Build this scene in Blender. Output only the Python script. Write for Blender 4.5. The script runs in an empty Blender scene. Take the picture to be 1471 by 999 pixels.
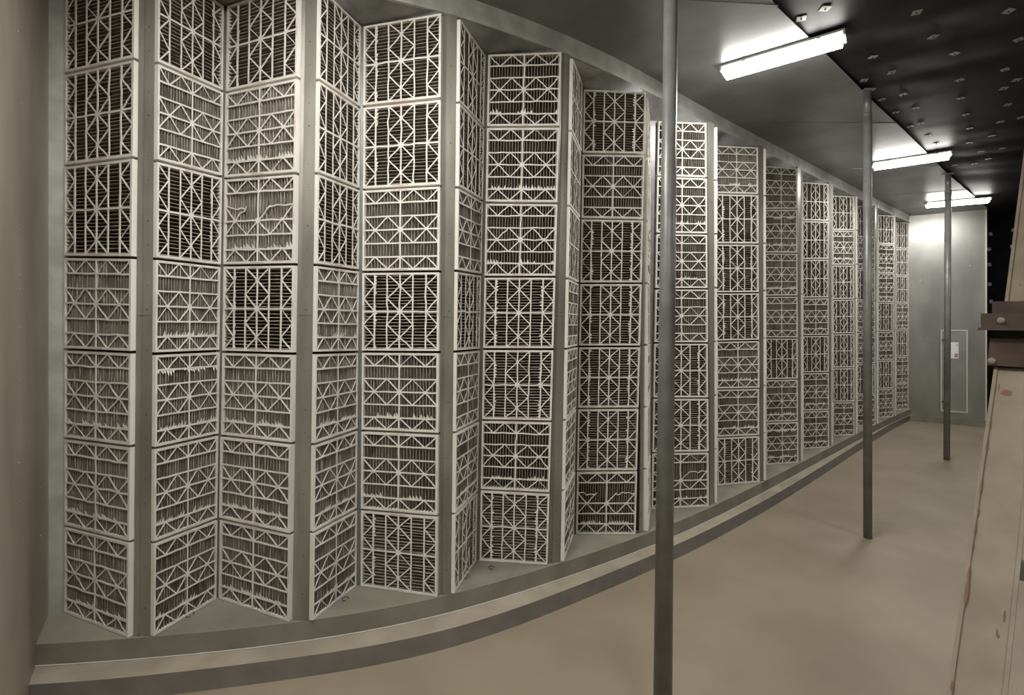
import bpy, math, random
import numpy as np

sc = bpy.context.scene
COL = sc.collection
EYE = 2.29                      # eye height above the floor
FPX, CX, CY = 720.0, 735.5, 462.6   # focal length and principal point for a 1471 x 999 frame
SILL, LEDGE = 0.27, 0.135       # heights of the curb top and of the pad below it
CEIL = EYE + 2.455


def P(px, py, Y):
    return np.array(((px - CX) * Y / FPX, Y, EYE - (py - CY) * Y / FPX))


def depth(py, z):               # depth at which height z shows on row py
    return (EYE - z) * FPX / (py - CY)


# ------------------------------------------------------------------ materials
def new_mat(name):
    m = bpy.data.materials.new(name)
    m.use_nodes = True
    nt = m.node_tree
    return m, nt, nt.nodes['Principled BSDF']


def mottled(name, c1, c2, scale=3.0, rough=0.6, metal=0.0, bump=0.0, bscale=8.0, detail=4.0, lo=0.35, hi=0.65, spec=0.5, stretch=(1, 1, 1)):
    m, nt, b = new_mat(name)
    tc = nt.nodes.new('ShaderNodeNewGeometry')
    mp = nt.nodes.new('ShaderNodeMapping')
    mp.inputs['Scale'].default_value = stretch
    nt.links.new(tc.outputs['Position'], mp.inputs['Vector'])
    n = nt.nodes.new('ShaderNodeTexNoise')
    n.inputs['Scale'].default_value = scale
    n.inputs['Detail'].default_value = detail
    nt.links.new(mp.outputs['Vector'], n.inputs['Vector'])
    r = nt.nodes.new('ShaderNodeValToRGB')
    r.color_ramp.elements[0].position = lo
    r.color_ramp.elements[1].position = hi
    r.color_ramp.elements[0].color = (*c1, 1)
    r.color_ramp.elements[1].color = (*c2, 1)
    nt.links.new(n.outputs['Fac'], r.inputs['Fac'])
    nt.links.new(r.outputs['Color'], b.inputs['Base Color'])
    b.inputs['Roughness'].default_value = rough
    b.inputs['Metallic'].default_value = metal
    b.inputs['Specular IOR Level'].default_value = spec
    if bump > 0:
        n2 = nt.nodes.new('ShaderNodeTexNoise')
        n2.inputs['Scale'].default_value = bscale
        n2.inputs['Detail'].default_value = 3
        nt.links.new(mp.outputs['Vector'], n2.inputs['Vector'])
        bp = nt.nodes.new('ShaderNodeBump')
        bp.inputs['Strength'].default_value = bump
        bp.inputs['Distance'].default_value = 0.02
        nt.links.new(n2.outputs['Fac'], bp.inputs['Height'])
        nt.links.new(bp.outputs['Normal'], b.inputs['Normal'])
    return m


def chipped(name, paint, paint2, rust):
    m, nt, b = new_mat(name)
    tc = nt.nodes.new('ShaderNodeNewGeometry')
    def noise(s, d):
        n = nt.nodes.new('ShaderNodeTexNoise')
        n.inputs['Scale'].default_value = s
        n.inputs['Detail'].default_value = d
        nt.links.new(tc.outputs['Position'], n.inputs['Vector'])
        return n
    n1, n2 = noise(9, 5), noise(26, 3)
    r1 = nt.nodes.new('ShaderNodeValToRGB')
    r1.color_ramp.elements[0].position, r1.color_ramp.elements[1].position = .35, .7
    r1.color_ramp.elements[0].color = (*paint, 1)
    r1.color_ramp.elements[1].color = (*paint2, 1)
    nt.links.new(n1.outputs['Fac'], r1.inputs['Fac'])
    r2 = nt.nodes.new('ShaderNodeValToRGB')
    r2.color_ramp.elements[0].position, r2.color_ramp.elements[1].position = .745, .76
    nt.links.new(n2.outputs['Fac'], r2.inputs['Fac'])
    mx = nt.nodes.new('ShaderNodeMix')
    mx.data_type = 'RGBA'
    nt.links.new(r2.outputs['Color'], mx.inputs[0])
    nt.links.new(r1.outputs['Color'], mx.inputs[6])
    mx.inputs[7].default_value = (*rust, 1)
    nt.links.new(mx.outputs[2], b.inputs['Base Color'])
    b.inputs['Roughness'].default_value = .6
    return m


def plain(name, c, rough=0.6, metal=0.0, emit=0.0, ecol=None):
    m, nt, b = new_mat(name)
    b.inputs['Base Color'].default_value = (*c, 1)
    b.inputs['Roughness'].default_value = rough
    b.inputs['Metallic'].default_value = metal
    if emit:
        b.inputs['Emission Color'].default_value = (*(ecol or c), 1)
        b.inputs['Emission Strength'].default_value = emit
    return m


M = {}
M['card'] = mottled('white_card', (.76, .735, .67), (.82, .80, .735), 5, .75)
M['media'] = mottled('dusty_shaded_media', (.15, .135, .11), (.24, .218, .18), 6, .95, spec=.1)  # dust tone, darkened further for the shade in the pleat valleys
M['lit_tip'] = mottled('lit_pleat_tip', (.38, .35, .30), (.50, .465, .40), 9, .9, spec=.1)  # light caught on the pleat ridges, painted as a paler colour
M['shred'] = plain('torn_paper', (.90, .88, .82), .8)
M['red'] = plain('red_print', (.52, .22, .19), .7)
M['galv'] = mottled('galvanised_steel', (.40, .41, .38), (.55, .56, .52), 7, .42, .25, .12, 3, 5)
M['post'] = mottled('galvanised_post', (.215, .21, .175), (.31, .305, .26), 6, .40, .35, .05, 9, 5, stretch=(1, 1, .25))
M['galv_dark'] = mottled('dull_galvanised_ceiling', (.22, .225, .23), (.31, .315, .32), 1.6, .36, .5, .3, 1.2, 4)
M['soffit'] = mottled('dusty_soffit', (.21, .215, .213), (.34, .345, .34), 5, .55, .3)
M['wall_left'] = mottled('stained_galvanised_wall', (.36, .315, .25), (.48, .43, .35), 1.7, .52, .25, .08, 2.0, 5, stretch=(1, 1, .5))
M['wall_back'] = mottled('galvanised_back_wall', (.275, .28, .262), (.395, .40, .375), 1.3, .40, .7, .45, 1.3, 3, stretch=(1, 1, .6))
M['black'] = mottled('black_insulation', (.010, .010, .012), (.020, .020, .023), 4, .5, 0, .06, 7, 4, spec=.3)
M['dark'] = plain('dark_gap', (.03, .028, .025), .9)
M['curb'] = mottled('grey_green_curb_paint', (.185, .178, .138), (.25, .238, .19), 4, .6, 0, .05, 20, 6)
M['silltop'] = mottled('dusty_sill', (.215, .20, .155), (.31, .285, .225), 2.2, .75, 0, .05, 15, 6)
M['ledge'] = mottled('bare_concrete', (.29, .255, .195), (.40, .35, .27), 3, .8, 0, .08, 25, 6)
M['step'] = mottled('grey_step_paint', (.175, .166, .15), (.225, .212, .19), 5, .55, 0, .05, 25, 6)
M['floor'] = mottled('tan_concrete_floor', (.245, .20, .14), (.33, .274, .20), 1.1, .55, 0, .03, 22, 7, lo=.3, hi=.7)
M['pipe'] = mottled('grey_painted_pipe', (.155, .165, .158), (.21, .22, .21), 9, .38, .15)
M['washer'] = plain('bright_washer', (.42, .42, .41), .4, .2)
M['washer_lit'] = plain('lit_wall_washer', (.75, .75, .72), .5, .1)  # same washers, colour raised to paint the lamp light on them
M['pin'] = plain('dark_pin', (.08, .08, .08), .5)
M['cream'] = chipped('chipped_cream_paint', (.215, .175, .125), (.275, .228, .168), (.20, .09, .04))
M['rust'] = plain('rust', (.19, .11, .065), .9)
M['brown'] = mottled('brown_primer_steel', (.062, .041, .034), (.095, .065, .054), 8, .55, .1)
M['bolt'] = plain('zinc_bolt', (.45, .44, .38), .4, .7)
M['lamp_white'] = plain('white_lamp_housing', (.80, .78, .76), .5)
M['lamp'] = plain('lit_diffuser', (.9, .9, .9), .5, 0, 62.0, (1.0, .972, .93))
M['lamp_side'] = plain('lit_diffuser_side', (.9, .9, .9), .5, 0, 12.0, (1.0, .95, .89))
M['door'] = mottled('galvanised_door', (.30, .31, .29), (.38, .385, .36), 2, .45, .55)
M['trimlight'] = plain('light_door_edge', (.55, .54, .48), .5)
M['white'] = plain('sign_white', (.88, .88, .88), .5)
M['wire'] = plain('dark_wire', (.07, .06, .05), .5, .6)


# ------------------------------------------------------------------ helpers
def mk(name, verts, faces, mat, parent=None, smooth=False, mats=None, fmat=None):
    """link world-space geometry as ONE mesh object (under parent: stored relative to it)"""
    v = np.asarray(verts, dtype=float)
    if parent is not None:
        o_ = np.array(parent.location)
        p = parent
        while p.parent is not None:
            p = p.parent
            o_ = o_ + np.array(p.location)
        v = v - o_
        loc = (0, 0, 0)
    else:
        loc = np.array((v[:, 0].mean(), v[:, 1].mean(), v[:, 2].min()))
        v = v - loc
    me = bpy.data.meshes.new(name)
    me.from_pydata(v.tolist(), [], [tuple(int(i) for i in f) for f in faces])
    for m in (mats or [mat]):
        me.materials.append(m)
    if fmat:
        for p_, k in zip(me.polygons, fmat):
            p_.material_index = k
    if smooth:
        for p_ in me.polygons:
            p_.use_smooth = True
    me.update()
    o = bpy.data.objects.new(name, me)
    COL.objects.link(o)
    o.location = loc
    if parent is not None:
        o.parent = parent
    return o


def empty(name, loc):
    o = bpy.data.objects.new(name, None)
    o.empty_display_size = .05
    COL.objects.link(o)
    o.location = tuple(float(x) for x in loc)
    return o


def tag(o, label=None, cat=None, group=None, kind=None):
    if label: o['label'] = label
    if cat: o['category'] = cat
    if group: o['group'] = group
    if kind: o['kind'] = kind
    return o


class MB:
    def __init__(s):
        s.v, s.f, s.m = [], [], []

    def add(s, verts, faces, k=0):
        n = len(s.v)
        s.v += [tuple(map(float, p)) for p in verts]
        s.f += [tuple(i + n for i in f) for f in faces]
        s.m += [k] * len(faces)

    def box(s, o, a, b, c, k=0):    # corner o and three edge vectors
        o, a, b, c = map(lambda q: np.array(q, float), (o, a, b, c))
        if np.dot(np.cross(a, b), c) < 0:
            a, b = b, a
        vs = [o, o + a, o + a + b, o + b, o + c, o + a + c, o + a + b + c, o + b + c]
        s.add(vs, [(3, 2, 1, 0), (4, 5, 6, 7), (0, 1, 5, 4), (1, 2, 6, 5), (2, 3, 7, 6), (3, 0, 4, 7)], k)

    def prism(s, poly, z0, z1, k=0):   # plan polygon, counter-clockwise; z's may be lists
        n = len(poly)
        z0 = [z0] * n if np.isscalar(z0) else z0
        z1 = [z1] * n if np.isscalar(z1) else z1
        vs = [(p[0], p[1], z0[i]) for i, p in enumerate(poly)] + [(p[0], p[1], z1[i]) for i, p in enumerate(poly)]
        fs = [tuple(range(n))[::-1], tuple(range(n, 2 * n))] + [(i, (i + 1) % n, n + (i + 1) % n, n + i) for i in range(n)]
        s.add(vs, fs, k)

    def tube(s, p0, p1, r0, r1=None, n=20, k=0, caps=True):
        r1 = r0 if r1 is None else r1
        p0, p1 = np.array(p0, float), np.array(p1, float)
        d = (p1 - p0) / np.linalg.norm(p1 - p0)
        a = np.cross(d, (0, 0, 1.0)) if abs(d[2]) < .9 else np.cross(d, (0, 1.0, 0))
        a /= np.linalg.norm(a)
        b = np.cross(d, a)
        vs = []
        for p, r in ((p0, r0), (p1, r1)):
            vs += [p + r * (a * math.cos(t) + b * math.sin(t)) for t in [2 * math.pi * i / n for i in range(n)]]
        fs = [(i, (i + 1) % n, n + (i + 1) % n, n + i) for i in range(n)]
        if caps:
            fs += [tuple(range(n))[::-1], tuple(range(n, 2 * n))]
        s.add(vs, fs, k)

    def sphere(s, c, r, sx=(1, 1, 1), n=8, k=0):
        vs, fs = [], []
        for i in range(n + 1):
            for j in range(2 * n):
                t, p = math.pi * i / n, math.pi * j / n
                vs.append((c[0] + r * sx[0] * math.sin(t) * math.cos(p), c[1] + r * sx[1] * math.sin(t) * math.sin(p), c[2] + r * sx[2] * math.cos(t)))
        for i in range(n):
            for j in range(2 * n):
                fs.append((i * 2 * n + j, i * 2 * n + (j + 1) % (2 * n), (i + 1) * 2 * n + (j + 1) % (2 * n), (i + 1) * 2 * n + j))
        s.add(vs, fs, k)

    def build(s, name, mat, parent=None, smooth=False):
        ms = mat if isinstance(mat, list) else [mat]
        return mk(name, s.v, s.f, None, parent, smooth, mats=ms, fmat=s.m)


# ------------------------------------------------------------------ the filter bank
# per full column: x of the left edge (top, bottom), rows of the eight joints on it; the same for the right edge
DATA = {
 1: ((92, 92), [-27, 106, 238.5, 369, 502, 630, 756, 879.6], (193, 184), [-58, 84, 226, 370, 506.5, 642, 779.5, 916.7]),
 2: ((227.5, 220.5), [-54, 90, 230.6, 371.5, 508.6, 644.5, 780.5, 914.5], (321.7, 310.6), [7, 131.5, 254, 382, 504.5, 624.6, 746, 860.5]),
 3: ((326, 313.8), [7, 132.6, 256.5, 381.4, 505.7, 626.4, 745.5, 860.5], (428.5, 414.5), [-28, 111, 248.6, 379.6, 508.6, 638, 768, 894]),
 4: ((460.5, 448.6), [-21, 114.6, 248.6, 380.4, 507.5, 639, 766, 892], (518.8, 511.6), [36, 155, 272, 388.6, 505.7, 617.6, 732, 842]),
 5: ((522.5, 518), [36.3, 153, 272.5, 390.6, 505.5, 619, 732.5, 842], (633.8, 627.6), [17.5, 141.4, 266.3, 389.6, 506.3, 624, 742, 858]),
 6: ((661.4, 652.6), [26, 147, 269, 389, 505.5, 622, 739, 853], (697.6, 684), [78, 184, 289, 395, 502.5, 605, 707, 806.4]),
 7: ((701.4, 688.9), [77, 182.6, 291, 397.6, 501.8, 604, 704, 805.6], (806.5, 786.5), [73, 182, 292, 397.6, 502, 606, 709, 812]),
 8: ((822.7, 809.5), [82.6, 187.6, 295.5, 400, 501.5, 604, 705.5, 807], (837.2, 824), [120, 219, 314, 407, 498, 587, 677, 767.4]),
 9: ((838.8, 827.5), [127, 220.6, 314, 407, 498, 587.5, 677.7, 767.7], (928.3, 913), [131, 222, 315.7, 407, 498, 587, 677, 768]),
 11: ((945.9, 936), [173, 253, 335.3, 415, 493, 572.5, 651, 732], (1014.7, 1018.4), [175.5, 255.6, 336.4, 415, 493, 572.5, 650, 728]),
 13: ((1026.6, 1031), [208, 278, 350.5, 421, 490.5, 559.5, 629, 698], (1089, 1091.5), [211, 279.6, 350.8, 420.6, 489.4, 558.3, 626.3, 692.8]),
 15: ((1098.6, 1101), [237.6, 301, 363.6, 425.8, 485.8, 546, 607.6, 668], (1145, 1146.6), [241, 300.5, 364, 425.5, 486, 545, 606, 665]),
 17: ((1152.8, 1154), [261, 317, 373, 428.4, 482.6, 536, 591, 645.4], (1189.6, 1191), [263.7, 318, 372.5, 428, 482, 535.6, 590, 643]),
 19: ((1196, 1197.7), [280, 330.6, 381, 430.5, 480, 529, 578, 626.7], (1227, 1227.7), [281.7, 331.3, 381, 430, 479.6, 528.7, 577.7, 625.3]),
 21: ((1232.3, 1231.6), [295, 341, 387, 432.5, 478, 523, 568, 612], (1257, 1257.8), [296.7, 342, 387.5, 432.7, 477.7, 522.5, 567, 610.8]),
 23: ((1262, 1262), [308, 350.5, 392.5, 434.5, 476.5, 518.5, 559.5, 600.5], (1285, 1283.4), [309.7, 351.5, 393, 434.5, 476, 517.5, 558.5, 599]),
 25: ((1287.6, 1287.6), [318.7, 357.5, 396.5, 435.5, 474.3, 513, 551.3, 589], (1305.3, 1305), [319.5, 358, 396.8, 435.5, 474, 512.4, 550.6, 588]),
}
EDGE_END = {10: (930.8, 763.5), 12: (1030.2, 722.6), 14: (1100.2, 690.5), 16: (1153.4, 661.7), 18: (1196.6, 640.5),
            20: (1231.2, 623.5), 22: (1261.2, 609.5), 24: (1286.8, 598)}
TYPES = {1: 'vvvHhhh', 2: 'vHvhhhh', 3: 'vhDvhhh', 4: 'vvvhhhh', 5: 'vvHvhhv', 6: 'vvHvHhW', 7: 'hhhvvhv', 8: 'VVVHHHH', 9: 'vHvvvvD',
         11: 'HhhHvvD', 13: 'hvvvhhv', 15: 'HhhHvhh', 17: 'vvvhvhh', 19: 'vhvvvvH', 21: 'VHVHHVh', 23: 'vhhvHvh', 25: 'vvvHvHh'}
SIDE = {1: 'l', 2: 'r', 3: 'l', 4: 'r', 5: 'l', 6: 'r', 7: 'b', 9: 'b', 11: 'r', 13: 'b'}

COLS = {}      # column -> eight left points, eight right points, unit vector into the room
for c, (xl, yl, xr, yr) in DATA.items():
    sides = []
    for (xt, xb), ys in ((xl, yl), (xr, yr)):
        Y = depth(ys[-1], SILL + .004)
        pts = []
        for y in ys:
            t = (y - ys[0]) / (ys[-1] - ys[0])
            pts.append(P(xt + (xb - xt) * t, y, Y))
        sides.append(pts)
    COLS[c] = sides
for c, (x, y) in EDGE_END.items():
    Y = depth(y, SILL + .004)
    base = P(x, y, Y)
    far = COLS[c + 1][0]
    zs = np.linspace(far[0][2], far[-1][2], 8)
    L = [np.array((base[0], base[1], z)) for z in zs]
    d = far[-1][:2] - base[:2]
    d = d / np.linalg.norm(d)
    R = [np.array((p[0] - .012 * d[0] - .012, p[1] - .012 * d[1], z)) for p, z in zip([far[-1]] * 8, zs)]
    COLS[c] = [L, R]
NORM = {}
for c, (L, R) in COLS.items():
    d = R[-1] - L[-1]
    n = np.array((d[1], -d[0], 0.0))
    NORM[c] = n / np.linalg.norm(n)

ROWNAME = ['topmost', 'second from top', 'third from top', 'fourth from top', 'third from bottom', 'second from bottom', 'bottom']
ORD = ['first', 'second', 'third', 'fourth', 'fifth', 'sixth', 'seventh', 'eighth', 'ninth']
COLNAME = {i + 1: ORD[i] + ' column from left' for i in range(9)}
COLNAME.update({11: 'column behind nearest pipe', 13: 'first full column right of nearest pipe', 15: 'second full column right of nearest pipe',
                17: 'third full column right of nearest pipe', 19: 'column just left of middle pipe', 21: 'column behind middle pipe',
                23: 'second column from far wall', 25: 'column next to far wall'})
FD = .075      # filter depth
BRD = .026    # border, as a share of the side


def strip(vs, fs, p0, p1, w, rng, d=0.0, wob=.003, n=6, th=.004):
    """flat cut-out bar from p0 to p1 in (u, v), with the small waves card has"""
    p0, p1 = np.array(p0), np.array(p1)
    t = np.linspace(0, 1, n + 1)
    dr = (p1 - p0) / np.linalg.norm(p1 - p0)
    nr = np.array((-dr[1], dr[0]))
    off = rng.normal(0, wob, n + 1)
    off[0] = off[-1] = 0
    out = rng.normal(0, wob * .25, n + 1)
    b = len(vs)
    for i in range(n + 1):
        c = p0 + (p1 - p0) * t[i] + nr * off[i]
        for s_, dd in ((-1, 0), (1, 0), (1, -th), (-1, -th)):
            q = c + nr * s_ * w / 2
            vs.append((q[0], q[1], d + dd + out[i]))
    for i in range(n):
        for k in range(4):
            a0, a1 = b + 4 * i + k, b + 4 * i + (k + 1) % 4
            fs.append((a0, a0 + 4, a1 + 4, a1))


def hub(vs, fs, c, r, d):
    b = len(vs)
    for k in range(8):
        a = math.pi / 8 + k * math.pi / 4
        vs.append((c[0] + r * math.cos(a), c[1] + r * math.sin(a), d))
    fs.append(tuple(range(b, b + 8)))


def grille(kind, rng):
    vs, fs = [], []
    dmg = kind in 'DW'
    S = 1 / 6
    bars, diag = [], []
    for k in (1, 2, 4, 5):
        bars.append(((BRD / 2, k * S), (1 - BRD / 2, k * S), .020 if k in (1, 5) else .018))
    bars.append(((BRD / 2, .5), (1 - BRD / 2, .5), .019))
    bars.append(((.5, BRD / 2), (.5, 1 - BRD / 2), .019))
    e = BRD * .7
    for lo, hi in ((e, S), (.5, 2 * S), (.5, 4 * S), (1 - e, 5 * S)):     # zigzags between (outer, inner) rows
        if lo == .5:
            pts = [(e if i == 0 else 1 - e if i == 6 else i * S, hi if i % 2 == 0 else .5) for i in range(7)]
        else:
            pts = [(e if i == 0 else 1 - e if i == 6 else i * S, lo if i % 2 == 0 else hi) for i in range(7)]
        diag += [(pts[i], pts[i + 1], .015) for i in range(6)]
    wav = .0011 if rng.random() < .65 else .0026
    for i, (a, b, w) in enumerate(bars):
        if dmg and i == 2:          # a bar torn out of the middle of a damaged grille
            strip(vs, fs, a, (a[0] + .30, a[1] - .03), w * .8, rng, .0002 * i, .012, 6)
            strip(vs, fs, (b[0] - .34, b[1] - .02), b, w * .8, rng, .0002 * i, .012, 6)
            continue
        strip(vs, fs, a, b, w, rng, .0002 * i, wav * 1.2, 10)
    for i, (a, b, w) in enumerate(diag):
        if dmg and i in (14, 16):
            continue
        strip(vs, fs, a, b, w * (1 if rng.random() > .06 else .45), rng, -.0005 - .00005 * i, wav * (4 if dmg and i in (8, 9, 13, 15) else 1), 4)
    hub(vs, fs, (.5, .5), .036, .0012)
    for x in (S, 5 * S):
        hub(vs, fs, (x, .5), .022, .0012)
    v = np.array(vs)
    if kind in 'vVW':
        v = v[:, [1, 0, 2]]
        fs = [f[::-1] for f in fs]
    return v, fs


def frame_mesh():
    b = BRD
    o = [(0, 0), (1, 0), (1, 1), (0, 1)]
    i_ = [(b, b), (1 - b, b), (1 - b, 1 - b), (b, 1 - b)]
    vs = [(x, y, .0005) for x, y in o] + [(x, y, .0005) for x, y in i_] + [(x, y, -FD) for x, y in o] + [(x, y, -FD) for x, y in i_]
    fs = []
    for k in range(4):
        j = (k + 1) % 4
        fs += [(k, j, 4 + j, 4 + k), (k, 8 + k, 8 + j, j), (4 + k, 4 + j, 12 + j, 12 + k), (8 + k, 12 + k, 12 + j, 8 + j)]
    return np.array(vs), fs


def media(kind, rng):
    N, Mm = 24, 9
    vs, fs = [], []
    us, ds, tip = [], [], []
    lo, hi = BRD * .6, 1 - BRD * .6
    w = (hi - lo) / N
    for i in range(N):
        us += [lo + i * w, lo + (i + .43) * w, lo + (i + .57) * w]
        ds += [-.066, -.007, -.007]
    us.append(hi)
    ds.append(-.066)
    C = len(us)
    sway = np.zeros((N + 1, Mm + 1))
    for i in range(N + 1):
        a, ph = rng.normal(0, .0035), rng.random() * 6
        sway[i] = a * np.sin(np.linspace(0, 5, Mm + 1) + ph) + rng.normal(0, .0014, Mm + 1)
    for j in range(Mm + 1):
        v = lo + (hi - lo) * j / Mm
        for k in range(C):
            p = k // 3
            u = us[k] + (sway[p, j] if 0 < k < C - 1 and k % 3 else 0)
            vs.append((u, v, ds[k] + (rng.normal(0, .002) if k % 3 else 0)))
    for j in range(Mm):
        for k in range(C - 1):
            a = j * C + k
            fs.append((a, a + 1, a + C + 1, a + C))
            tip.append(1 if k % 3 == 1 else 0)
    v = np.array(vs)
    if kind in 'vVW':
        v = v[:, [1, 0, 2]]
        fs = [f[::-1] for f in fs]
    return v, fs, tip


def shreds(kind, side, rng):
    """torn pleat tips standing off the outer bars"""
    N = 22
    runs, out = [], []
    if kind in 'hD':
        runs.append((1 / 6, 1))
        if rng.random() < .08:
            runs.append((5 / 6, -1))
    else:
        if side in 'lb': runs.append((1 / 6, 1))
        if side in 'rb': runs.append((5 / 6, -1))
    for pos, sg in runs:
        vs, fs = [], []
        ph, dens = rng.random() * 6, rng.uniform(.25, .75)
        xs = [BRD + (1 - 2 * BRD) * i / N for i in range(N + 1)]
        for x in xs:                      # the strip of paper the tips hang on
            for dd in (-.005, -.007):
                vs += [(x, pos - sg * .006, dd), (x, pos + sg * .006, dd)]
        for i in range(N):
            a, c = 4 * i, 4 * i + 4
            fs += [(a, c, c + 1, a + 1), (a + 2, a + 3, c + 3, c + 2), (a, a + 2, c + 2, c), (a + 1, c + 1, c + 3, a + 3)]
            if .5 + .5 * math.sin(i * .55 + ph) + rng.normal(0, .15) > dens + .25:
                continue
            h = rng.uniform(.025, .075) if kind in 'hD' else rng.uniform(.02, .048)
            xm = (xs[i] + xs[i + 1]) / 2 + rng.normal(0, .007)
            b = len(vs)
            vs += [(xm, pos + sg * h, .006), (xm, pos + sg * h, .004)]
            fs += [(a + 1, c + 1, b), (c + 3, a + 3, b + 1), (a + 1, b, b + 1, a + 3), (c + 1, c + 3, b + 1, b)]
        v = np.array(vs)
        out.append((v if kind in 'hD' else v[:, [1, 0, 2]], fs))
    return out


def marks(rng):
    vs, fs = [], []
    def q(x0, y0, x1, y1):
        b = len(vs)
        vs.extend([(x0, y0, .0011), (x1, y0, .0011), (x1, y1, .0011), (x0, y1, .0011)])
        fs.append((b, b + 1, b + 2, b + 3))
    for y in (.008, .984):
        x = .40
        while x < .58:
            w = rng.uniform(.006, .018)
            q(x, y, x + w, y + .008)
            x += w + rng.uniform(.005, .012)
    for x in (.007, .985):
        y = .44
        while y < .58:
            h = rng.uniform(.006, .02)
            q(x, y, x + .007, y + h)
            y += h + rng.uniform(.006, .014)
    return np.array(vs), fs


FRV, FRF = frame_mesh()
GAP = .0095
BACKZ = {}
for c in sorted(COLS):
    L, R = COLS[c]
    n = NORM[c]
    for r in range(7):
        rng = np.random.default_rng(c * 100 + r)
        Lt, Lb, Rt, Rb = L[r].copy(), L[r + 1].copy(), R[r].copy(), R[r + 1].copy()
        g = GAP
        Lt[2] -= g; Rt[2] -= g
        if r < 6:
            Lb[2] += g; Rb[2] += g
        # the odd filter sits a little proud or slightly tipped
        jit = rng.normal(0, .002)
        kind = TYPES.get(c, 'HVHVHVH')[r]
        side = SIDE.get(c, 'r')

        def mapv(v):
            u, w_, d = v[:, 0:1], v[:, 1:2], v[:, 2:3]
            return (1 - u) * (1 - w_) * Lb + u * (1 - w_) * Rb + (1 - u) * w_ * Lt + u * w_ * Rt + (d + jit) * n

        root = empty('panel_filter', (Lb + Rb) / 2 - n * FD / 2)
        way = 'vertical-barred' if kind in 'vVW' else 'horizontal-barred'
        if c in EDGE_END:
            k = (c - 10) // 2
            lab = f"filter seen edge-on as a white sliver, {ROWNAME[r]}, {ORD[k]} edge-on strip from left"
        else:
            st = 'broken bars, ' if kind in 'DW' else ('torn pleat tips, ' if kind in 'hv' else '')
            lab = f"{way} white filter, {st}{ROWNAME[r]}, {COLNAME[c]}"
        tag(root, lab, 'air filter', 'pleated panel filters in the zigzag filter bank')
        fv, ff, fm = FRV, list(FRF), [0] * len(FRF)
        if c <= 9:                  # small red print on the border
            v, f = marks(rng)
            ff += [tuple(i + len(FRV) for i in q) for q in f]
            fm += [1] * len(f)
            fv = np.vstack([FRV, v])
        mk('frame', mapv(fv), ff, None, root, mats=[M['card'], M['red']], fmat=fm)
        v, f = grille(kind, rng)
        mk('grille', mapv(v), f, M['card'], root)
        v, f, tip = media(kind, rng)
        tag(mk('pleated_media', mapv(v), f, None, root, mats=[M['media'], M['lit_tip']], fmat=tip), 'dusty grey-brown pleated media')
        if c not in EDGE_END:
            if kind in 'hvDW':
                for v, f in shreds(kind, side, rng):
                    tag(mk('torn_pleat_tips', mapv(v), f, M['shred'], root), 'white torn paper tips')

# zigzag sheet behind the filters, with its inner corner angles and the filler beside the left wall
CORNER = np.array((-3.195, 3.455))
TOPZ = EYE + 2.29
back = []
for c in sorted(COLS):
    L, R = COLS[c]
    n = NORM[c][:2]
    dd = (R[-1] - L[-1])[:2]
    dd = dd / np.linalg.norm(dd)
    s = FD + .012
    l2 = (L[0][:2] + L[-1][:2]) / 2 - n * s
    r2 = (R[0][:2] + R[-1][:2]) / 2 - n * s
    back.append((c, l2, r2))
    BACKZ[c] = (L[0][2] - .002, R[0][2] - .002)
mb = MB()
for c, a, b in back:
    t = -NORM[c][:2] * .012
    zl, zr = BACKZ[c]
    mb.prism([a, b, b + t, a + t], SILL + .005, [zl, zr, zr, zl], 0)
for (c, a, b), (c2, a2, b2) in zip(back, back[1:]):
    if c2 == c + 1 and c % 2 == 0:      # inner corner angle
        lo, hi = COLS[c][1][-1][:2], COLS[c2][0][-1][:2]
        lt, ht = COLS[c][1][0][:2], COLS[c2][0][0][:2]
        n1, n2 = NORM[c][:2], NORM[c2][:2]
        z0, z1 = SILL + .004, TOPZ - .01
        A0, B0, A1, B1 = lo - n1 * .03, hi - n2 * .03, lt - n1 * .03, ht - n2 * .03
        bk = np.array((.0, .06))
        vs = [(*A0, z0), (*B0, z0), (*(B0 + bk), z0), (*(A0 + bk), z0), (*A1, z1), (*B1, z1), (*(B1 + bk), z1), (*(A1 + bk), z1)]
        mb.add(vs, [(3, 2, 1, 0), (4, 5, 6, 7), (0, 1, 5, 4), (1, 2, 6, 5), (2, 3, 7, 6), (3, 0, 4, 7)], 2)
l0 = COLS[1][0]
q0 = l0[-1][:2] - NORM[1][:2] * .02
mb.prism([CORNER, q0, q0 + np.array((.02, .1)), CORNER + np.array((0, .1))], SILL + .001, CEIL, 1)
rN = COLS[25][1][-1][:2]
tag(mb.build('wall_filter', [M['dark'], M['galv'], M['pipe']]), 'galvanised zigzag sheet framing the filters', kind='structure')

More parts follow.
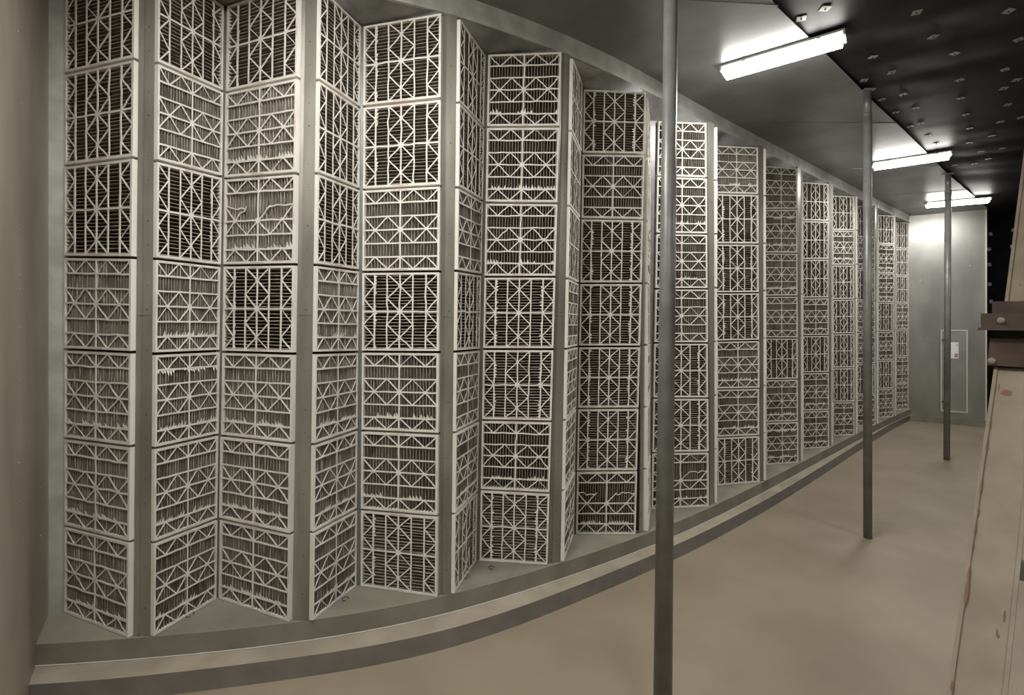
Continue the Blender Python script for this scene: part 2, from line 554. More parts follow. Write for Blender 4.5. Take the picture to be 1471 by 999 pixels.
# posts at the outward folds
posts = [(1, 2), (3, 4), (5, 6), (7, 8), (9, 10), (11, 12), (13, 14), (15, 16), (17, 18), (19, 20), (21, 22), (23, 24)]
POSTNAME = ['first and second columns from left', 'third and fourth columns from left', 'fifth and sixth columns from left', 'seventh and eighth columns from left']
PLATE = ['just left of the nearest pipe', 'just right of the nearest pipe', 'second to the right of the nearest pipe', 'third to the right of the nearest pipe',
         'second to the left of the middle pipe', 'just left of the middle pipe', 'just right of the middle pipe', 'nearest the far wall']
for i, (a, b) in enumerate(posts):
    R, L = COLS[a][1], COLS[b][0]
    na, nb = NORM[a][:2], NORM[b][:2]
    off = .022 if i < 4 else .018
    ends = []
    z_t = min(TOPZ - .012, min(R[0][2], L[0][2]) + .03)
    for p, q in ((R[-1], L[-1]), (R[0], L[0])):
        A = p[:2] - na * off
        B = q[:2] - nb * off
        w = B - A
        nn = np.array((w[1], -w[0])); nn /= np.linalg.norm(nn)
        ins = .04 if i < 4 else .34 if i == 4 else .14
        A, B = A + w * ins, B - w * ins
        k_ = (.42, .27, .30, .33)[i] if i < 4 else .15
        K = A + (B - A) * k_
        ends.append([A - na * .004, K - nn * .010, K, B, B - nb * .010, A - na * .014])
    root = empty('metal_post', (*np.mean(ends[0], axis=0), SILL + .001))
    lab = f"galvanised riveted post between {POSTNAME[i]}" if i < 4 else f"narrow galvanised post {PLATE[i - 4]}"
    tag(root, lab, 'post', 'galvanised posts at the outward folds of the filter bank')
    m = MB()
    zj = SILL + 2.06 + .02 * math.sin(i * 3)      # sheet joint part-way up
    z0 = SILL + .001
    for s0, s1 in ((z0, zj - .001), (zj + .001, z_t)):
        t0, t1 = (s0 - z0) / (z_t - z0), (s1 - z0) / (z_t - z0)
        vs = []
        for t, z in ((t0, s0), (t1, s1)):
            for k in range(6):
                p = ends[0][k] * (1 - t) + ends[1][k] * t
                vs.append((*p, z))
        m.add(vs, [(5, 4, 1, 0), (4, 3, 2, 1), (6, 7, 10, 11), (7, 8, 9, 10)] + [(k, (k + 1) % 6, 6 + (k + 1) % 6, 6 + k) for k in range(6)])
    z = z0 + .18
    k = 0
    while z < z_t - .05:
        t = (z - z0) / (z_t - z0)
        mid, B = [ends[0][j] * (1 - t) + ends[1][j] * t for j in (2, 3)]
        p = mid + (B - mid) * .45
        m.sphere((*p, z), (.0036 if k % 3 else .005), n=4, k=1)
        z += .155 if k % 2 else .26
        k += 1
    m.build('sheet_metal_channel', [M['post'], M['pin']], root)

# ------------------------------------------------------------------ curb, pad, fascia, soffit
def path(pts, z):
    out = []
    for x, y in pts:
        out.append(P(x, y, depth(y, z))[:2])
    return np.array(out)


def smooth_path(p, n=90):
    t = np.r_[0, np.cumsum(np.linalg.norm(np.diff(p, axis=0), axis=1))]
    s = np.linspace(0, t[-1], n)
    q = np.c_[np.interp(s, t, p[:, 0]), np.interp(s, t, p[:, 1])]
    for _ in range(12):
        q[1:-1] = .25 * q[:-2] + .5 * q[1:-1] + .25 * q[2:]
    return q


def offset(q, d):
    t = np.gradient(q, axis=0)
    t /= np.linalg.norm(t, axis=1)[:, None]
    return q + np.c_[-t[:, 1], t[:, 0]] * d


curb = smooth_path(path([(-60, 931.5), (57.6, 928), (120, 923), (180, 919), (252, 914), (360, 904), (443, 893), (530, 882), (552, 877.5), (635, 860), (696, 843), (750, 827), (804, 810.5),
                         (860, 792), (912, 774), (960, 756), (1010, 735), (1030, 725.5), (1065, 708.6), (1092, 695), (1120, 681), (1175, 652.5), (1231, 623.7), (1261, 608.7), (1286, 597), (1310, 587.5)], SILL))
pad = smooth_path(path([(-50, 989), (50, 986), (120, 981), (216, 972), (360, 953.5), (480, 939), (552, 928), (635, 911), (710, 887.5), (804, 852), (870, 826), (941, 797), (1010, 766), (1030, 755.5),
                        (1065, 737.5), (1120, 707.5), (1180, 671), (1253, 625), (1283, 607.6), (1302, 598.5)], LEDGE))


def slab(name, q, back_d, z0, z1, mats, label):
    b = offset(q, back_d)
    n = len(q)
    m = MB()
    vs = [(*p, z1) for p in q] + [(*p, z1) for p in b] + [(*p, z0) for p in q] + [(*p, z0) for p in b]
    top = [(i, i + 1, n + i + 1, n + i) for i in range(n - 1)]
    front = [(2 * n + i, 2 * n + i + 1, i + 1, i) for i in range(n - 1)]
    m.add(vs, top, 0)
    m.f += front; m.m += [1] * len(front)
    return m


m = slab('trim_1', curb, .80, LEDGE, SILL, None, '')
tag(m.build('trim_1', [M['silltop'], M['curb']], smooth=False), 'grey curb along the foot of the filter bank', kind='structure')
m = slab('trim_2', pad, .7, 0, LEDGE, None, '')
tag(m.build('trim_2', [M['ledge'], M['step']], smooth=False), 'concrete pad with dark grey painted step face', kind='structure')
# pale bead of sealant at the foot of the curb
m = MB()
q = offset(curb, -.006)
for a, b in zip(q[:-1], q[1:]):
    m.tube((*a, LEDGE + .004), (*b, LEDGE + .003), .0045, n=6, caps=False)
tag(m.build('trim_3', M['trimlight'], smooth=True), 'pale bead along the foot of the curb', kind='structure')

fas_px = [(599, 0.5), (635, 14), (660, 23.5), (732, 46), (815, 78), (887, 108), (948, 140.5), (1017.6, 178.5), (1091.5, 215), (1145, 241), (1191, 264), (1227, 282), (1258, 297.5), (1285.6, 310.5), (1306, 319)]
fp = [P(x, y, (TOPZ - EYE) * FPX / (CY - y))[:2] for x, y in fas_px]
lead = [p for p in curb if p[0] < fp[0][0] - .15]
fas = smooth_path(np.array(lead + fp))
m = MB()
o1 = offset(fas, .03)
n = len(fas)
vs = [(*p, TOPZ) for p in fas] + [(*p, CEIL + .01) for p in fas] + [(*p, TOPZ) for p in o1] + [(*p, CEIL + .01) for p in o1]
m.add(vs, [(i, i + 1, n + i + 1, n + i) for i in range(n - 1)] + [(2 * n + i + 1, 2 * n + i, 3 * n + i, 3 * n + i + 1) for i in range(n - 1)] + [(i + 1, i, 2 * n + i, 2 * n + i + 1) for i in range(n - 1)])
tag(m.build('trim_4', M['galv']), 'galvanised fascia above the filter posts', kind='structure')

# soffit: sheet from the fascia back to the filter tops, valley by valley
m = MB()
bk, fr = [], []
seg = np.r_[0, np.cumsum(np.linalg.norm(np.diff(fas, axis=0), axis=1))]
last = 0.0
for c in sorted(COLS):
    for p in (COLS[c][0][0], COLS[c][1][0]):
        q = p[:2] - NORM[c][:2] * .03
        k = int(np.argmin(np.linalg.norm(fas - q, axis=1)))
        t_ = max(last, seg[k])
        last = t_
        bk.append((*q, p[2] + .004))
        fr.append((np.interp(t_, seg, fas[:, 0]), np.interp(t_, seg, fas[:, 1]), TOPZ + .001))
n = len(bk)
m.add(bk + fr, [(i, i + 1, n + i + 1, n + i) for i in range(n - 1)])
m.add([(*fas[-1], TOPZ + .001), bk[-1], (9.5, 11.9, bk[-1][2])], [(0, 1, 2)])
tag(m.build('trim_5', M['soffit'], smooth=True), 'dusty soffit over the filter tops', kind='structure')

# ------------------------------------------------------------------ room shell
# floor
m = MB()
m.add([(-4, -3.2, 0), (15, -3.2, 0), (15, 13, 0), (-4, 13, 0)], [(0, 1, 2, 3)])
tag(m.build('floor', M['floor']), 'tan stained concrete floor', kind='structure')
# left wall
lw = [CORNER, np.array((-2.95, 3.09)), np.array((-2.41, 2.34)), np.array((-2.30, 2.0)), np.array((-2.30, -3.0))]
m = MB()
for a, b in zip(lw[:-1], lw[1:]):
    d = (b - a) / np.linalg.norm(b - a)
    nn = np.array((d[1], -d[0])) * .08        # outwards
    m.prism([a, a + nn, b + nn, b][::-1] if np.cross(nn, b - a) < 0 else [a, a + nn, b + nn, b], 0, CEIL + .05)
for j, (px, py) in enumerate([(28, 330), (28, 395), (29, 415), (29, 545), (28, 470), (30, 148), (31, 168), (26, 45), (27, 665), (29, 720), (28, 600), (58, 700), (57, 560), (59, 640), (58, 770), (60, 480)]):
    r = (px - CX) / FPX                      # direction X / Y, met with the second wall leg
    a, b = (lw[0], lw[1]) if px > 48 else (lw[1], lw[2])
    t = (r * a[1] - a[0]) / ((b - a)[0] - r * (b - a)[1])
    p = a + (b - a) * t
    m.sphere((p[0] + .001, p[1] - .001, EYE - (py - CY) * p[1] / FPX), .0042, n=4, k=1)
tag(m.build('wall_left', [M['wall_left'], M['galv']]), 'dull brownish galvanised wall', kind='structure')

# far wall
WB0, WB1 = np.array((9.20, 11.62)), np.array((10.355, 10.93))
wd = (WB1 - WB0) / np.linalg.norm(WB1 - WB0)
wn = np.array((wd[1], -wd[0]))               # into the room
if wn[1] > 0: wn = -wn


def on_wall(px, proud=0.0):
    a, b = WB0 + wn * proud, WB1 + wn * proud
    r = (px - CX) / FPX
    t = (r * a[1] - a[0]) / ((b - a)[0] - r * (b - a)[1])
    return a + (b - a) * t


def zat(p, py):
    return EYE - (py - CY) * p[1] / FPX


m = MB()
m.prism([WB0 - wd * .4, WB1, WB1 - wn * .06, WB0 - wd * .4 - wn * .06], LEDGE, CEIL, 0)
for px, w in ((1349.5, .02), (1392.5, .02)):
    p = on_wall(px)
    m.box((*(p - wd * w / 2), LEDGE), (*(wd * w), 0), (*(wn * .006), 0), (0, 0, CEIL - LEDGE), 0)
p = WB1
m.box((*(p - wd * .03), LEDGE), (*(wd * .03), 0), (*(wn * .015), 0), (0, 0, CEIL - LEDGE - .02), 1)
for px, y in ((1322, 403), (1322, 487), (1393, 382), (1416, 382), (1397, 303)):
    p = on_wall(px)
    m.sphere((*p, zat(p, y)), .014, n=4, k=1)
for x0, x1, y in ((1393, 1416, 382),):
    a, b = on_wall(x0), on_wall(x1)
    m.box((*a, zat(a, y)), (*(b - a), 0), (*(wn * .004), 0), (0, 0, .012), 0)
m.prism([WB0 - wd * .4 + wn * .05, WB1 + wn * .05, WB1 - wn * .06, WB0 - wd * .4 - wn * .06][::1], 0, LEDGE, 2)
tag(m.build('wall_back', [M['wall_back'], M['trimlight'], M['curb']]), 'galvanised sheet wall at the far end', kind='structure')

# access door in the far wall
a, b = on_wall(1350.5, .004), on_wall(1390, .004)
zb, zt = zat(a, 591), zat(a, 474)
door = empty('door_1', (*((a + b) / 2), zb))
tag(door, 'grey access door with pale edges in the far wall', kind='structure')
m = MB()
m.box((*a, zb), (*(b - a), 0), (*(wn * .02), 0), (0, 0, zt - zb))
m.build('door_leaf', M['door'], door)
m = MB()
w = .028
for o_, e1, e3 in ((a, wd * w, zt - zb), (b - wd * w, wd * w, zt - zb)):
    m.box((*(o_ + wn * .02), zb), (*e1, 0), (*(wn * .012), 0), (0, 0, e3))
for z in (zb, zt - w):
    m.box((*(a + wn * .02 + wd * w), z), (*(b - a - 2 * wd * w), 0), (*(wn * .012), 0), (0, 0, w))
m.build('door_edging', M['trimlight'], door)
for y, col, nm in ((488, M['rust'], 'latch'), (577, M['pin'], 'latch')):
    p = on_wall(1354, .03)
    m = MB()
    z = zat(p, y)
    m.tube((*p, z), (*(p + wn * .03), z), .018, n=10)
    m.box((*(p + wn * .03 - wd * .02), z - .014), (*(wd * .09), 0), (*(wn * .012), 0), (0, 0, .028))
    m.build(nm, col, door)

# sign on the door
a, b = on_wall(1365.2, .026), on_wall(1376.8, .026)
z0, z1 = zat(a, 515), zat(a, 492)
sg = empty('sign', (*((a + b) / 2), z0))
tag(sg, 'small white sign with red mark on the far access door', 'sign')
m = MB()
m.box((*a, z0), (*(b - a), 0), (*(wn * .004), 0), (0, 0, z1 - z0))
m.build('plate', M['white'], sg)
m = MB()
w = np.linalg.norm(b - a)
h = z1 - z0
m.box((*(a + wd * w * .50 + wn * .004), z0 + h * .07), (*(wd * w * .42), 0), (*(wn * .002), 0), (0, 0, h * .24))
m.box((*(a + wd * w * .68 + wn * .004), z0 + h * .80), (*(wd * w * .24), 0), (*(wn * .002), 0), (0, 0, h * .06))
tag(m.build('printed_mark', M['red'], sg), 'red printed mark')

# black insulated wall past the end of the sheet wall, right wall and rear wall
m = MB()
m.prism([(9.6, 12.0), (14.5, 12.0), (14.5, 12.1), (9.6, 12.1)], 0, CEIL + .06)
tag(m.build('wall_insulated', M['black']), 'black insulated wall beyond the sheet metal', kind='structure')
m = MB()
m.prism([(14.4, -3.1), (14.5, -3.1), (14.5, 12.0), (14.4, 12.0)], 0, CEIL + .06)
tag(m.build('wall_right', M['black']), 'black insulated side wall', kind='structure')
m = MB()
m.prism([(-2.4, -3.1), (14.4, -3.1), (14.4, -3.0), (-2.4, -3.0)], 0, CEIL + .06)
tag(m.build('wall_rear', M['galv']), 'galvanised wall behind the camera', kind='structure')

# sheet-metal ceiling strip
edge_px = [(1106, 0), (1156.6, 48.7), (1221.6, 112), (1250.5, 142.6), (1301, 189.5), (1360.6, 249), (1396.7, 280)]
ed = [P(x, y, (CEIL - EYE) * FPX / (CY - y))[:2] for x, y in edge_px]
ed = [np.array((-1.9, -3.0)), np.array((-.75, .2)), np.array((.65, 2.35))] + ed + [np.array((10.40, 10.93)), np.array((10.42, 10.98))]
ed = np.array(ed)
ne = 60
t = np.r_[0, np.cumsum(np.linalg.norm(np.diff(ed, axis=0), axis=1))]
s = np.linspace(0, t[-1], ne)
edq = np.c_[np.interp(s, t, ed[:, 0]), np.interp(s, t, ed[:, 1])]
fb = np.array([np.array((-2.45, -3.0)), np.array((-2.45, 2.3))] + list(offset(fas, .015)) + [np.array((9.4, 11.7))])
t = np.r_[0, np.cumsum(np.linalg.norm(np.diff(fb, axis=0), axis=1))]
s = np.linspace(0, t[-1], ne)
fbq = np.c_[np.interp(s, t, fb[:, 0]), np.interp(s, t, fb[:, 1])]
rows = 14
vs = []
rr = random.Random(4)
for z in (CEIL, CEIL + .006):
    for i in range(ne):
        for j in range(rows + 1):
            p = fbq[i] + (edq[i] - fbq[i]) * j / rows
            vs.append((p[0], p[1], z))
K = ne * (rows + 1)
fs = []
for i in range(ne - 1):
    for j in range(rows):
        a = i * (rows + 1) + j
        fs.append((a, a + 1, a + rows + 2, a + rows + 1))
        fs.append((K + a + rows + 1, K + a + rows + 2, K + a + 1, K + a))
for i in range(ne - 1):
    a = i * (rows + 1) + rows
    fs.append((a, a + K, a + K + rows + 1, a + rows + 1))
m = MB()
m.add(vs, fs)
# thin cross joints in the sheet
for k in (8, 25, 36, 44, 51):
    a, b = fbq[k], edq[k]
    d = (b - a) / np.linalg.norm(b - a)
    nn = np.array((d[1], -d[0]))
    m.box((*(a + d * .03), CEIL - .003), (*((b - a) - d * .03), 0), (*(nn * .02), 0), (0, 0, .003), 0)
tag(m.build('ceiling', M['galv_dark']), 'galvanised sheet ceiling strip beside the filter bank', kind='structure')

# washers: seen positions on the black ceiling
wash_px = [(1185.5, 13.4), (1151, 27.8), (1317, 19), (1449, 17), (1341, 54), (1254, 83), (1371.5, 78), (1281, 105), (1241.5, 116), (1443.7, 101), (1378.7, 116), (1442, 128),
           (1463.5, 58), (1266.8, 143.7), (1297.5, 136.5), (1380.5, 142), (1315.5, 156), (1286.6, 162.5), (1447.3, 151.6), (1387.7, 165.4), (1322.7, 178), (1307.5, 182.3),
           (1393, 185.2), (1333.5, 195), (1420, 229), (1409, 218.5), (1371.5, 238.3), (1393, 206), (1460, 116), (1466, 170), (1352, 222), (1345, 207), (1425, 196), (1437, 176), (1400, 236), (1440, 214)]
wz = CEIL + .018
wpos = [P(x, y, (wz - EYE) * FPX / (CY - y))[:2] for x, y in wash_px]
wp = np.array(wpos)
# black quilted ceiling above the sheet strip: pinned flat at the washers, sagging between
nx, ny = 230, 210
X = np.linspace(-2.5, 14.5, nx)
Yv = np.linspace(-3.1, 12.1, ny)
GX, GY = np.meshgrid(X, Yv, indexing='ij')
rng = np.random.default_rng(11)
Z = np.zeros_like(GX)
for _ in range(26):
    kx, ky = rng.normal(0, 2.2), rng.normal(0, 3.6)
    Z += rng.uniform(.2, 1) * np.sin(kx * GX + ky * GY + rng.random() * 6.3)
Z = Z / np.abs(Z).max() + .5 * np.sin(8.5 * GY + 1.6 * GX + 1.3 * np.sin(GX * 1.7) + .8 * np.sin(GY * 2.3)) * (.5 + .5 * np.sin(.9 * GX + 1.1 * GY))
D2 = np.full(GX.shape, 9e9)
for p in wpos:
    D2 = np.minimum(D2, (GX - p[0]) ** 2 + (GY - p[1]) ** 2)
pin = np.exp(-D2 / .06)
Z = CEIL + .030 - .018 * np.clip(Z, -1, 1) * (1 - pin) - .0 * pin
vs = np.c_[GX.ravel(), GY.ravel(), Z.ravel()]
fs = [(i * ny + j, i * ny + j + 1, (i + 1) * ny + j + 1, (i + 1) * ny + j) for i in range(nx - 1) for j in range(ny - 1)]
tag(mk('ceiling_insulation', vs, fs, M['black'], smooth=True), 'black quilted insulation ceiling', kind='structure')

rr = random.Random(7)


def washer(c, u, v, nrm, size, mat='washer'):
    c, u, v, nrm = (np.array(q, float) for q in (c, u, v, nrm))
    m = MB()
    m.box(c - u * size / 2 - v * size / 2, u * size, v * size, nrm * .004)
    o = m.build('mounting_washer', M[mat])
    m = MB()
    m.tube(c + nrm * .004, c + nrm * .014, .006, n=8)
    m.build('pin', M['pin'], o)
    return o


for i, p in enumerate(wpos):
    a = rr.uniform(-.5, .9)
    u = (math.cos(a), math.sin(a), rr.uniform(-.08, .08))
    v = (-math.sin(a), math.cos(a), rr.uniform(-.08, .08))
    o = washer((p[0], p[1], CEIL + .026), u, v, (0, 0, -1), .062 if i > 1 else .072)
    if i == 0:
        tag(o, 'bright square washer above the nearest lamp, the farther from the sheet edge', 'washer', 'square washers pinning the black ceiling')
    elif i == 1:
        tag(o, 'bright square washer right at the sheet ceiling edge above nearest lamp', 'washer', 'square washers pinning the black ceiling')
    else:
        tag(o, 'small square washer pinned to the black ceiling insulation right of nearest lamp', 'washer', 'square washers pinning the black ceiling')
for px, py in ((1423, 309.4), (1423, 336.5), (1420.8, 358.4), (1421.2, 380.2), (1421.8, 408.5), (1423.6, 433.3), (1455.6, 307), (1455, 331), (1453.2, 354.4)):
    p = P(px, py, 11.999)
    a = rr.uniform(-.6, .6)
    o = washer(p, (math.cos(a), 0, math.sin(a)), (-math.sin(a), 0, math.cos(a)), (0, -1, 0), .078, 'washer_lit')
    tag(o, 'small square washer pinned to the black wall right of the far sheet wall', 'washer', 'square washers pinning the black far wall')

# ------------------------------------------------------------------ lamps
def lamp(pl, pr, label, w=.17, h=.10):
    """strip lamp under the ceiling; pl, pr: ends of its near top edge in plan"""
    pl, pr = np.array(pl), np.array(pr)
    d = (pr - pl) / np.linalg.norm(pr - pl)
    L = np.linalg.norm(pr - pl)
    f = np.array((-d[1], d[0]))
    if f[1] < 0: f = -f
    c = (pl + pr) / 2 + f * w / 2
    root = empty('ceiling_lamp', (*c, CEIL - h))
    tag(root, label, 'ceiling light', 'fluorescent strip lamps along the ceiling')
    D, Fv = np.array((*d, 0)), np.array((*f, 0))
    O = np.array((*pl, CEIL))
    m = MB()
    m.box(O - np.array((0, 0, .024)), D * L, Fv * w, (0, 0, .020))
    m.build('housing', M['lamp_white'], root)
    m = MB()       # tapered prismatic diffuser with end walls
    e = .022
    top = [O + D * e - (0, 0, .024) + Fv * .008, O + D * (L - e) - (0, 0, .024) + Fv * .008, O + D * (L - e) - (0, 0, .024) + Fv * (w - .008), O + D * e - (0, 0, .024) + Fv * (w - .008)]
    bot = [O + D * (e + .006) - (0, 0, h) + Fv * .024, O + D * (L - e - .006) - (0, 0, h) + Fv * .024, O + D * (L - e - .006) - (0, 0, h) + Fv * (w - .024), O + D * (e + .006) - (0, 0, h) + Fv * (w - .024)]
    m.add(top + bot, [(7, 6, 5, 4)], 0)
    m.add(top + bot, [(0, 1, 2, 3)] + [(k, 4 + k, 4 + (k + 1) % 4, (k + 1) % 4) for k in range(4)], 1)
    m.build('diffuser', [M['lamp'], M['lamp_side']], root)
    for s_, tt in ((0, 0), (1, L - .016)):
        m = MB()
        m.box(O + D * tt - np.array((0, 0, .058)) , D * .016, Fv * w, (0, 0, .034))
        m.build('end_cap', M['lamp_white'], root)
    for tt in (.2, .8):
        m = MB()
        m.box(O + D * L * tt - np.array((0, 0, .034)) - Fv * .006, D * .03, Fv * .006, (0, 0, .022))
        m.build('clip', M['lamp_white'], root)
    return root


def cpt(x, y, z=CEIL):
    return P(x, y, (z - EYE) * FPX / (CY - y))[:2]


lamp(cpt(1034, 93), cpt(1214, 39), 'nearest and largest lit strip lamp, hung under the ceiling edge')
lamp(cpt(1253, 232.5), cpt(1368, 215), 'middle lit strip lamp, partly behind the middle pipe')
lamp(cpt(1331, 290), cpt(1425, 282), 'farthest lit strip lamp, above the far wall')
lamp((-1.15, 2.3), (-.25, 1.9), 'unseen strip lamp added on the ceiling ahead of the camera, above the picture')  # unseen lamp, added to brighten the near filter columns
lamp((-1.7, 1.1), (-.8, .7), 'unseen strip lamp added on the ceiling above the camera, nearest the left wall')  # another unseen lamp, added as fill for the left columns
lamp((.5, -.9), (1.4, -1.3), 'unseen strip lamp added on the ceiling behind the camera')  # added out of view, lights the faces turned to the camera
lamp((4.9, 2.2), (5.8, 1.8), 'unseen strip lamp added on the black ceiling right of the picture')  # unseen fill lamp, added to light the filter columns frontally
lamp((9.3, 5.8), (10.2, 5.4), 'unseen strip lamp added on the black ceiling far right of the picture')  # second added fill lamp on this side, out of view


# ------------------------------------------------------------------ support pipes
def pipe(name_label, base, top, r0, r1, sleeve=None):
    base, top = np.array(base, float), np.array(top, float)
    root = empty('support_pipe', base)
    tag(root, name_label, 'pipe column', 'grey pipe columns standing across the floor')
    m = MB()
    if sleeve:
        mid = base + (top - base) * sleeve
        m.tube(base, mid, r0, r0, 28)
        m.build('tube', M['pipe'], root, True)
        m = MB()
        m.tube(mid - (0, 0, .02), top, r1, r1, 24)
        m.build('inner_tube', M['pipe'], root, True)
        m = MB()
        m.tube(mid - (0, 0, .015), mid + (0, 0, .008), r0 * 1.06, r0 * 1.0, 28)
        m.build('collar', M['pipe'], root, True)
    else:
        m.tube(base, top, r0, r1, 32)
        m.build('tube', M['pipe'], root, True)
    m = MB()
    m.box(top + np.array((-.06, -.05, -.004)), (.12, 0, 0), (0, .10, 0), (0, 0, .004))
    m.build('top_plate', M['galv'], root)
    return root


Y1 = 2.66
b1 = P(952, 999, Y1); t1 = P(963.5, 0, Y1)
dirv = (t1 - b1) / (t1[2] - b1[2])
base1 = b1 - dirv * b1[2]
top1 = b1 + dirv * (CEIL - .001 - b1[2])
pipe('nearest grey pipe column, full height, crossing the picture', base1, top1, .0500, .0330)
Y2 = depth(773, 0)
pipe('middle grey pipe column with its foot on the open floor', (*P(1246.5, 773, Y2)[:2], 0), (*P(1246, 143, Y2)[:2], CEIL - .001), .0405, .0365, .945)
Y3 = depth(661, 0)
pipe('farthest grey pipe column, in front of the access door', (*P(1360, 661, Y3)[:2], 0), (*P(1362, 253, Y3)[:2], CEIL - .001), .044, .040, .94)

# ------------------------------------------------------------------ painted steel braces and brown angles at right
VD = np.array((.70, .714, 0.0))
VD /= np.linalg.norm(VD)
SD = np.array((VD[1], -VD[0], 0.0))      # across, to the right
UP = np.array((0, 0, 1.0))


def PB(px, py, D):                       # the point a distance D along VD that shows at (px, py)
    r = np.array(((px - CX) / FPX, 1.0, -(py - CY) / FPX))
    return r * (D / np.dot(r, VD)) + np.array((0, 0, EYE))


def dist_at(py):
    return 1 / (1 / 1.9 + (1 / 2.6 - 1 / 1.9) * (999 - py) / (999 - 527))


BW = float(np.dot(PB(1444, 999, 1.9) - PB(1360, 999, 1.9), SD))


def brace(name, a, b, width, label, chips, lug=False):
    L = b - a
    d = L / np.linalg.norm(L)
    nrm = np.cross(SD, d)                # away from the viewer
    if np.dot(nrm, VD) < 0: nrm = -nrm
    root = empty(name, a)
    tag(root, label, 'steel brace', 'painted steel braces at the right edge')
    m = MB()
    m.box(a + SD * .006 + nrm * .006, L, SD * (width - .012), nrm * .012)
    web = m.build('web', M['cream'], root)
    for off in (0, width - .010):
        m = MB()
        m.box(a + SD * off, L, SD * .010, nrm * .085)
        m.build('flange', M['cream'], root)
    cr = random.Random(3)
    for (t, x, w, h) in chips:
        m = MB()
        c = a + L * t + SD * x + nrm * (.0052 if .012 < x < width - .014 else -.0008)
        n_ = 11
        vs = []
        for dd in (0, .0008):
            for k in range(n_):
                an = 2 * math.pi * k / n_
                q = cr.uniform(.75, 1.1)
                vs.append(c + nrm * dd + SD * w * .75 * q * math.cos(an) + d * h * .75 * q * math.sin(an))
        m.add(vs, [tuple(range(n_)), tuple(range(n_, 2 * n_))[::-1]] + [(k, n_ + k, n_ + (k + 1) % n_, (k + 1) % n_) for k in range(n_)])
        tag(m.build('rust_patch', M['rust'], web), 'bare rusty patch in the paint')
    if lug:
        c = PB(1461, 819, dist_at(819) + .055)
        m = MB()
        m.box(c - UP * .03, SD * .14, UP * .06, VD * .012)
        tag(m.build('side_lug', M['pipe'], root), 'grey metal lug')
    return root


A_, B_ = PB(1360, 999, 1.9), PB(1428, 527, 2.6)
foot = A_ - (B_ - A_) * (A_[2] / (B_ - A_)[2])


def tt(py):
    p = PB(1360 + (999 - py) * .1441, py, dist_at(py))
    return (p[2] - foot[2]) / (B_[2] - foot[2])


brace('steel_brace', foot, B_, BW, 'cream painted steel brace with chipped edges, below the brown steel angle',
      [(tt(562), .042, .020, .019), (tt(555), .020, .004, .022), (tt(850), .011, .006, .055), (tt(825), .010, .004, .03), (tt(868), BW - .022, .004, .025), (tt(893), BW - .034, .003, .016), (tt(897), BW - .030, .003, .010),
       (tt(700), .010, .003, .05), (tt(640), .010, .003, .04), (tt(610), .010, .003, .02), (tt(985), .008, .005, .02), (tt(760), .010, .003, .03), (tt(735), .011, .003, .02), (tt(785), .010, .003, .012)], True)
C_ = PB(1443, 434, dist_at(434))
D_ = PB(1467, 247, dist_at(247))
top_ = C_ + (D_ - C_) * ((CEIL - C_[2]) / (D_ - C_)[2])
brace('steel_brace', C_, top_, BW * 1.1, 'cream painted steel brace rising above the brown steel angle',
      [(.10, .045, .012, .010), (.075, .080, .009, .012), (.05, .05, .007, .006), (.17, .09, .012, .016), (.03, .04, .006, .006)])


def pbox(px0, py0, px1, py1, D, depth_, m):
    a = PB(px0, py1, D)
    k = float(np.dot(PB(px1, py1, D) - a, SD))
    h = (PB(px0, py0, D) - a)[2]
    m.box(a, SD * k, UP * h, VD * depth_)


def bolt(px, py, D, parent):
    c = PB(px, py, D)
    m = MB()
    m.tube(c, c - VD * .004, .011, n=20)
    m.tube(c - VD * .004, c - VD * .011, .0080, n=6)
    m.tube(c - VD * .011, c - VD * .016, .0045, n=12)
    m.build('bolt', M['bolt'], parent)


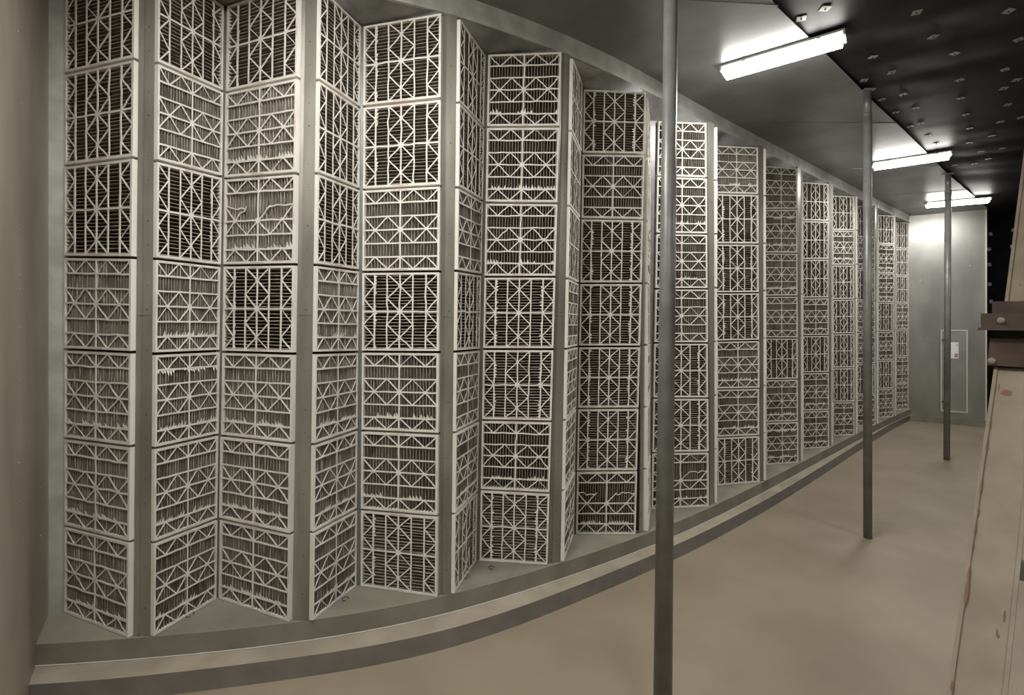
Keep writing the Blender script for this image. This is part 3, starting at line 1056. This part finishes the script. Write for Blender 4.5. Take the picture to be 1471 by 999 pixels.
DA = 2.62
root = empty('steel_angle', PB(1440, 475, DA - .04))
tag(root, 'brown steel angle bolted across the brace at right edge', 'steel angle')
m = MB(); pbox(1425, 433.5, 1500, 456, DA + .02, .012, m); m.build('rear_leg', M['brown'], root)
m = MB(); pbox(1409, 450.5, 1500, 471.5, DA - .06, .014, m); leg = m.build('front_leg', M['brown'], root)
m = MB(); pbox(1404.5, 471, 1500, 474.5, DA - .09, .125, m); m.build('lip', M['brown'], root)
bolt(1438, 460.5, DA - .06, leg)
root = empty('steel_plate', PB(1440, 526, DA))
tag(root, 'brown steel plate capping the lower cream brace', 'steel plate')
m = MB()
f_ = [PB(1418, 525, DA - .04), PB(1495, 529.5, DA - .04), PB(1495, 487, DA - .04), PB(1422, 487, DA - .04)]
m.add(f_ + [p + VD * .016 for p in f_], [(0, 1, 2, 3), (7, 6, 5, 4), (0, 4, 5, 1), (1, 5, 6, 2), (2, 6, 7, 3), (3, 7, 4, 0)])
pl = m.build('plate', M['brown'], root)
bolt(1424.5, 518.5, DA - .04, pl)
m = MB(); pbox(1432, 474, 1495, 490, DA + .03, .10, m)
tag(m.build('gap_block', M['dark'], root), 'dark block painting the black open gap between plate and angle')  # near-black block painted in where there is only a dark open gap

# wire clips lying at the feet of the filters
for px, py, lab in ((706, 816, 'thin dark wire ring on the sill below the seventh column'), (670, 829, 'thin dark wire loop on the sill below the sixth column'),
                    (496, 861, 'thin dark wire loop on the sill below the fourth column'), (273, 884, 'thin dark wire loop on the sill below the second column')):
    Yc = depth(py, SILL + .004)
    c = P(px, py, Yc)
    m = MB()
    ring = []
    for k in range(13):
        a = 2 * math.pi * k / 14
        ring.append(c + np.array((.022 * math.cos(a), .028 * math.sin(a), .001 + .004 * (k % 3 == 0))))
    for a, b in zip(ring[:-1], ring[1:]):
        m.tube(a, b, .0022, n=6)
    tag(m.build('wire_clip', M['wire'], smooth=True), lab, 'wire clip', 'wire clips on the sill')

# ------------------------------------------------------------------ world, camera, view
w = bpy.data.worlds.new('world')
sc.world = w
w.use_nodes = True
w.node_tree.nodes['Background'].inputs['Color'].default_value = (.02, .02, .02, 1)
w.node_tree.nodes['Background'].inputs['Strength'].default_value = .2

cam = bpy.data.cameras.new('camera')
co = bpy.data.objects.new('camera', cam)
COL.objects.link(co)
co.location = (0, 0, EYE)
co.rotation_euler = (math.pi / 2, 0, 0)
cam.sensor_width = 36
cam.sensor_fit = 'HORIZONTAL'
cam.lens = FPX / 1471 * 36
cam.shift_x = 0
cam.shift_y = -(499.5 - CY) / 1471
cam.clip_start = .02
sc.camera = co
sc.view_settings.view_transform = 'Standard'
sc.view_settings.look = 'None'
sc.view_settings.gamma = 1
sc.view_settings.use_curve_mapping = False
sc.view_settings.exposure = 1.25
sc.cycles.max_bounces = 8
sc.cycles.diffuse_bounces = 5
sc.cycles.glossy_bounces = 4
